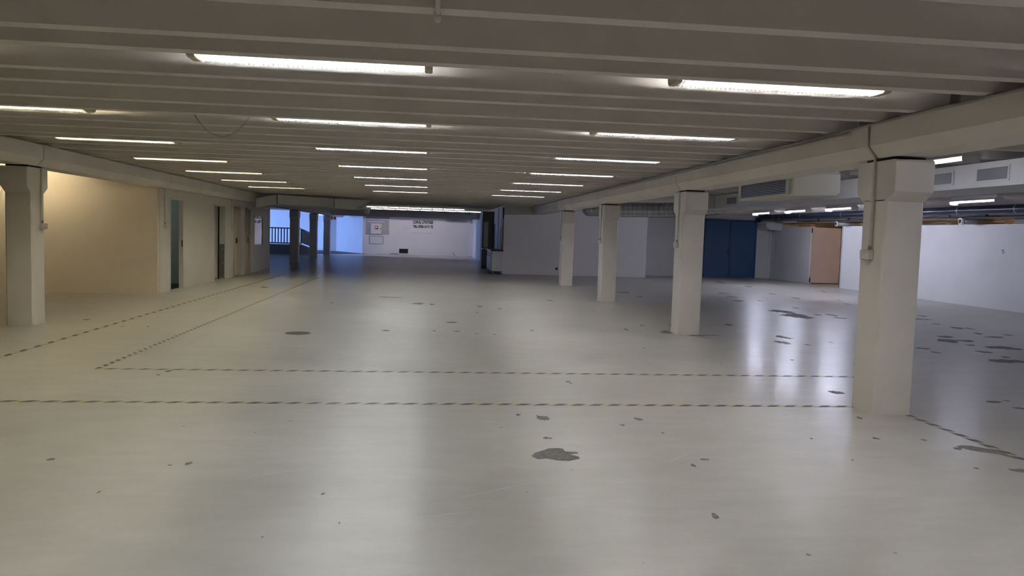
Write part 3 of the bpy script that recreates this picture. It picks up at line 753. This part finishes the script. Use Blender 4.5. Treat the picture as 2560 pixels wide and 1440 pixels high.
MB().box(-3.73, -2.85, FY - .035, FY, 1.10, 1.125).box(-3.73, -2.85, FY - .035, FY, .635, .66).box(-3.73, -3.70, FY - .035, FY, .66, 1.10).box(-2.88, -2.85, FY - .035, FY, .66, 1.10).build('frame', M['vent_mesh'], t)
t = thing('floor_grille', (-1.55, FY, .06), 'black rectangular opening at the foot of the far wall', 'grille')
B(-1.83, -1.27, FY - .03, FY, .09, .37).build('opening', M['black'], t)
B(-1.87, -1.23, FY - .02, FY, .06, .40).build('surround', M['white_metal'], t)
tag(MB().tube([(1.6, FY - .02, .25), (1.62, FY - .03, .20), (1.75, FY - .05, .02)], .02, 6).build('loose_cable', M['cable']), 'loose cable end at the foot of the far wall', 'cable')
tag(MB().tube([(-2.4, FY - .05, .03), (-2.0, FY - .05, .06), (-1.87, FY - .05, .04)], .02, 6).build('loose_cable', M['cable']), 'loose cable beside the black opening of the far wall', 'cable')
t = thing('exit_sign', (2.0, 39.5, 2.3), 'green emergency exit sign hanging before the far strip lights', 'sign')
B(1.83, 2.18, 39.5, 39.54, 2.41, 2.59).build('board', M['green'], t)
MB().add([(1.86,39.495,2.44),(1.88,39.495,2.44),(1.93,39.495,2.55),(1.91,39.495,2.56)], [(0,1,2,3)]).add([(1.93,39.495,2.44),(1.95,39.495,2.44),(1.91,39.495,2.53),(1.89,39.495,2.53)], [(0,1,2,3)]).build('running_figure', M['sign_white'], t)
MB().add([(1.99,39.495,2.44),(2.01,39.495,2.44),(2.01,39.495,2.55),(1.99,39.495,2.55)], [(0,1,2,3)]).build('arrow', M['sign_white'], t)
B(2.09, 2.15, 39.494, 39.50, 2.43, 2.57).build('door_symbol', M['sign_white'], t)
# white open door at the right end of the far wall
d = struct(empty('door_7', (2.75, 49.6, 0)), 'white glazed door standing open at the right end of the far wall')
MB().prism([(2.62, 50.25), (2.68, 50.28), (2.98, 48.6), (2.90, 48.6)], 'Z', .03, 2.10).build('door_leaf', M['white_metal'], d)
B(2.58, 2.66, 50.2, 50.3, 0, 2.2).build('door_jamb', M['white_wall'], d)
tag(B(1.1, 2.4, FY - .25, FY - .02, 2.19, 2.25).build('ceiling_tray', M['vent_mesh']), 'grey flat tray high on the far wall beside the white door', 'tray')

# ------------------------------------------------------------------ kitchen niche
t = thing('base_cabinet', (2.55, 29.6, 0), 'white base cabinet on short legs beside the grey wall end', 'cabinet')
B(2.37, 2.78, 28.92, 31.2, .12, .86).build('body', M['white_metal'], t)
for i in range(3):
    y = 28.95 + i * .75
    dr = B(2.352, 2.37, y, y + .73, .14, .84).build('cabinet_door', M['white_metal'], t)
    MB().tube([(2.352, y + .08, .80), (2.31, y + .08, .80), (2.31, y + .08, .66), (2.352, y + .08, .66)], .012, 6).build('handle', M['black'], dr)
for x, y in ((2.42, 28.98), (2.73, 28.98), (2.42, 31.1), (2.73, 31.1)): MB().tube([(x, y, 0), (x, y, .12)], .02, 8).build('leg', M['galv'], t)
tag(B(2.33, 2.80, 28.88, 31.6, .862, .90).build('worktop', M['black']), 'black worktop on the white base cabinet', 'worktop')
t = thing('dark_unit', (2.4, 33.5, 0), 'tall dark cupboard unit at the back of the kitchen niche', 'cupboard')
B(2.30, 2.78, 33.45, 34.4, 0, 2.45).build('body', M['dado'], t)
B(2.36, 2.56, 33.43, 33.45, .9, 2.0).build('door_panel', M['grey_wall'], t)
B(2.33, 2.50, 33.43, 33.45, .12, .80).build('lower_panel', M['vent_mesh'], t)
MB().tube([(2.28, 33.4, .86), (2.52, 33.2, .84)], .02, 8).build('towel_rail', M['white_metal'], t)
t = thing('tall_panel', (2.74, 31, .9), 'grey tall panels standing behind the kitchen worktop', 'panel')
B(2.74, 2.80, 29.3, 30.6, .91, 2.5).build('board', M['grey_wall'], t)
B(2.72, 2.78, 30.65, 32.4, .91, 2.5).build('board', M['grey_wall'], t)
B(2.73, 2.742, 29.5, 29.9, .91, 1.75).build('dark_strip', M['dado'], t)
B(2.708, 2.722, 31.9, 32.3, .91, 1.9).build('dark_strip', M['black'], t)
tag(B(2.76, 2.81, 29.16, 29.2, 2.1, 2.5).build('speaker_box', M['black']), 'small black box high on the edge of the grey wall', 'box')

# ------------------------------------------------------------------ floor markings
tag(B(-6.5, 3.95, 6.726, 6.782, 0, .002).build('floor_tape', M['tape_x']), 'black and yellow hazard tape reaching the foot of the nearest column', 'floor tape', 'hazard tapes')
tag(B(-3.36, 4.95, 8.275, 8.330, 0, .002).build('floor_tape', M['tape_x']), 'black and yellow hazard tape crossing the hall behind the nearest one', 'floor tape', 'hazard tapes')
tag(B(-3.365, -3.31, 8.335, 24.5, 0, .002).build('floor_tape', M['tape_y']), 'dashed hazard tape running along the hall from the tape corner', 'floor tape', 'hazard tapes')
tag(B(-4.625, -4.57, 3.0, 26.0, 0, .002).build('floor_tape', M['tape_old']), 'faded hazard tape along the left side nearest the doorways', 'floor tape', 'hazard tapes')
tag(B(4.255, 4.312, 2.0, 6.41, 0, .002).build('floor_tape', M['tape_y']), 'peeling hazard tape leading from the nearest column towards the lower right', 'floor tape', 'hazard tapes')
t = thing('drain_cover', (-1.82, 11.3, 0), 'round dark iron drain cover in the floor', 'drain cover')
MB().tube([(-1.82, 11.3, 0), (-1.82, 11.3, .004)], .17, 28).build('lid', M['iron'], t)
MB().tube([(-1.82, 11.3, 0), (-1.82, 11.3, .002)], .185, 28).build('rim', M['concrete'], t)
PATCH = [(0.97,6.25,0.06,0.113),(0.78,6.36,0.027,0.043),(1.77,6.22,0.041,0.058),(0.91,5.62,0.036,0.04),(1.58,6.02,0.026,0.027),(1.84,5.78,0.013,0.025),(1.59,4.0,0.025,0.051),(1.92,5.07,0.034,0.025),(1.79,4.93,0.019,0.038),(2.97,5.62,0.013,0.026),(3.5,5.63,0.036,0.035),(4.03,4.8,0.064,0.057),(4.15,7.4,0.074,0.127),(1.47,7.84,0.03,0.056),(1.48,7.74,0.017,0.032),(-1.47,5.0,0.024,0.045),(-2.33,5.09,0.026,0.029),(-1.79,4.46,0.009,0.022),(-0.56,4.41,0.011,0.021),(-0.42,3.96,0.004,0.011),(-1.57,4.96,0.017,0.013),(7.72,16.15,0.326,0.417),(7.58,15.23,0.431,0.516),(8.22,15.58,0.07,0.199),(8.52,15.55,0.11,0.25),(5.64,11.75,0.128,0.222),(5.34,11.13,0.1,0.249),(5.39,13.38,0.112,0.138),(10.71,15.77,0.096,0.166),(10.22,15.07,0.202,0.151),(9.93,14.18,0.066,0.136),(9.9,13.53,0.136,0.21),(10.09,13.44,0.072,0.126),(8.7,12.16,0.198,0.135),(8.37,11.64,0.226,0.247),(8.7,11.67,0.168,0.158),(9.69,12.7,0.085,0.151),(9.65,12.22,0.179,0.142),(10.15,12.54,0.068,0.151),(8.75,10.89,0.286,0.256),(8.08,10.43,0.101,0.154),(7.31,10.71,0.122,0.103),(7.25,10.32,0.072,0.096),(7.76,9.6,0.295,0.222),(8.04,9.95,0.09,0.071),(8.4,11.15,0.087,0.087),(5.56,7.0,0.096,0.059),(5.61,6.72,0.063,0.067),(5.75,7.06,0.031,0.036),(3.98,5.34,0.045,0.04),(3.87,5.58,0.027,0.028),(-0.18,16.29,0.161,0.182),(0.11,16.18,0.076,0.135),(0.43,12.99,0.109,0.117),(-0.6,11.78,0.072,0.095),(0.12,11.83,0.031,0.073),(0.47,11.83,0.056,0.073),(0.75,11.53,0.036,0.046),(1.02,11.52,0.037,0.046),(1.08,15.94,0.086,0.132),(1.47,15.52,0.067,0.084),(0.96,14.72,0.039,0.075),(1.66,12.08,0.033,0.077),(-1.93,16.08,0.032,0.132),(-0.83,17.73,0.319,0.107),(3.26,12.4,0.035,0.141),(3.7,13.01,0.045,0.094),(3.86,12.17,0.12,0.2),(4.23,11.80,0.14,0.13),(4.48,11.85,0.173,0.054),(3.76,6.3,0.026,0.051),(5.39,20.91,0.189,0.238),(5.44,19.46,0.082,0.208),(2.98,10.34,0.012,0.059),(-2.61,8.2,0.042,0.059),(-2.64,7.99,0.026,0.034),(-5.18,12.5,0.061,0.083),(-4.38,11.75,0.013,0.073),(-4.04,11.79,0.016,0.073),(2.84,17.78,0.1,0.112),(8.47,21.49,0.278,0.265),(8.18,20.16,0.194,0.235),(7.81,18.85,0.179,0.275),(10.69,25.02,0.17,0.365),(9.97,21.61,0.101,0.277),(10.49,27.03,0.148,0.418),(10.03,20.24,0.108,0.247),(12.32,23.04,0.097,0.218),(8.45,19.0,0.061,0.142),(4.68,9.46,0.028,0.054),(5.62,10.91,0.046,0.073),(6.15,11.22,0.027,0.079),(4.24,13.15,0.031,0.129),(2.98,5.05,0.012,0.017),(3.76,4.85,0.02,0.023),(8.49,17.11,0.077,0.177),(8.39,14.99,0.144,0.14),(10.59,18.58,0.075,0.217),(13.11,21.72,0.077,0.201),(10.98,19.72,0.067,0.161),(-4.04,19.91,0.124,0.2)]
for x, y, a, b_ in PATCH:
    n = 26 if max(a, b_) > .1 else 13
    ph = [rnd.uniform(0, 6.28) for _ in range(4)]
    pts = []
    for k in range(n):
        t_ = 2 * math.pi * k / n
        r = .78 + .13 * math.sin(2*t_+ph[0]) + .09 * math.sin(3*t_+ph[1]) + .05 * math.sin(7*t_+ph[2]) + rnd.choice((-.16, -.05, 0, .06, .14))
        pts.append((x + a * r * math.cos(t_), y + b_ * r * math.sin(t_)))
    MB().prism(pts, 'Z', .0001, .0012).build('worn_patch', M['patch'], floor)

# the two largest bare areas, with their ragged outlines
big1 = [(-120,10),(-95,-6),(-55,-16),(-15,-28),(30,-30),(55,-28),(60,-13),(115,-10),(120,-3),(70,2),(110,12),(110,22),(50,32),(-5,30),(-55,20),(-95,24)]
MB().prism([(.90 + u * .00141, 5.2 - w * .0050) for u, w in big1], 'Z', .0001, .0012).build('worn_patch', M['patch'], floor)
big2 = [(-110,-30),(-60,-36),(-10,-34),(40,-20),(80,-12),(110,20),(95,36),(60,30),(35,12),(0,4),(-40,-2),(-75,-10)]
MB().prism([(4.15 + u * .00135, 5.24 - w * .0052) for u, w in big2], 'Z', .0001, .0012).build('worn_patch', M['patch'], floor)
# pale scratches in the paint
M['scratch'] = mat('pale_scratch', (.62, .60, .56), .5)
for x0, y0, x1, y1 in ((-1.20, 4.62, -.62, 4.95), (-.02, 4.02, .30, 4.12), (1.62, 4.98, 1.92, 5.28), (1.05, 12.6, 1.9, 11.1), (3.02, 11.1, 3.62, 12.4), (.05, 4.22, .9, 4.75), (4.15, 10.2, 4.35, 8.6)):
    dx, dy = x1 - x0, y1 - y0; l_ = math.hypot(dx, dy); nx, ny = -dy / l_ * .0035, dx / l_ * .0035
    MB().prism([(x0 - nx * .3, y0 - ny * .3), ((x0+x1)/2 - nx, (y0+y1)/2 - ny), (x1 - nx * .3, y1 - ny * .3), (x1 + nx * .3, y1 + ny * .3), ((x0+x1)/2 + nx, (y0+y1)/2 + ny), (x0 + nx * .3, y0 + ny * .3)], 'Z', .0001, .0006).build('scratch', M['scratch'], floor)
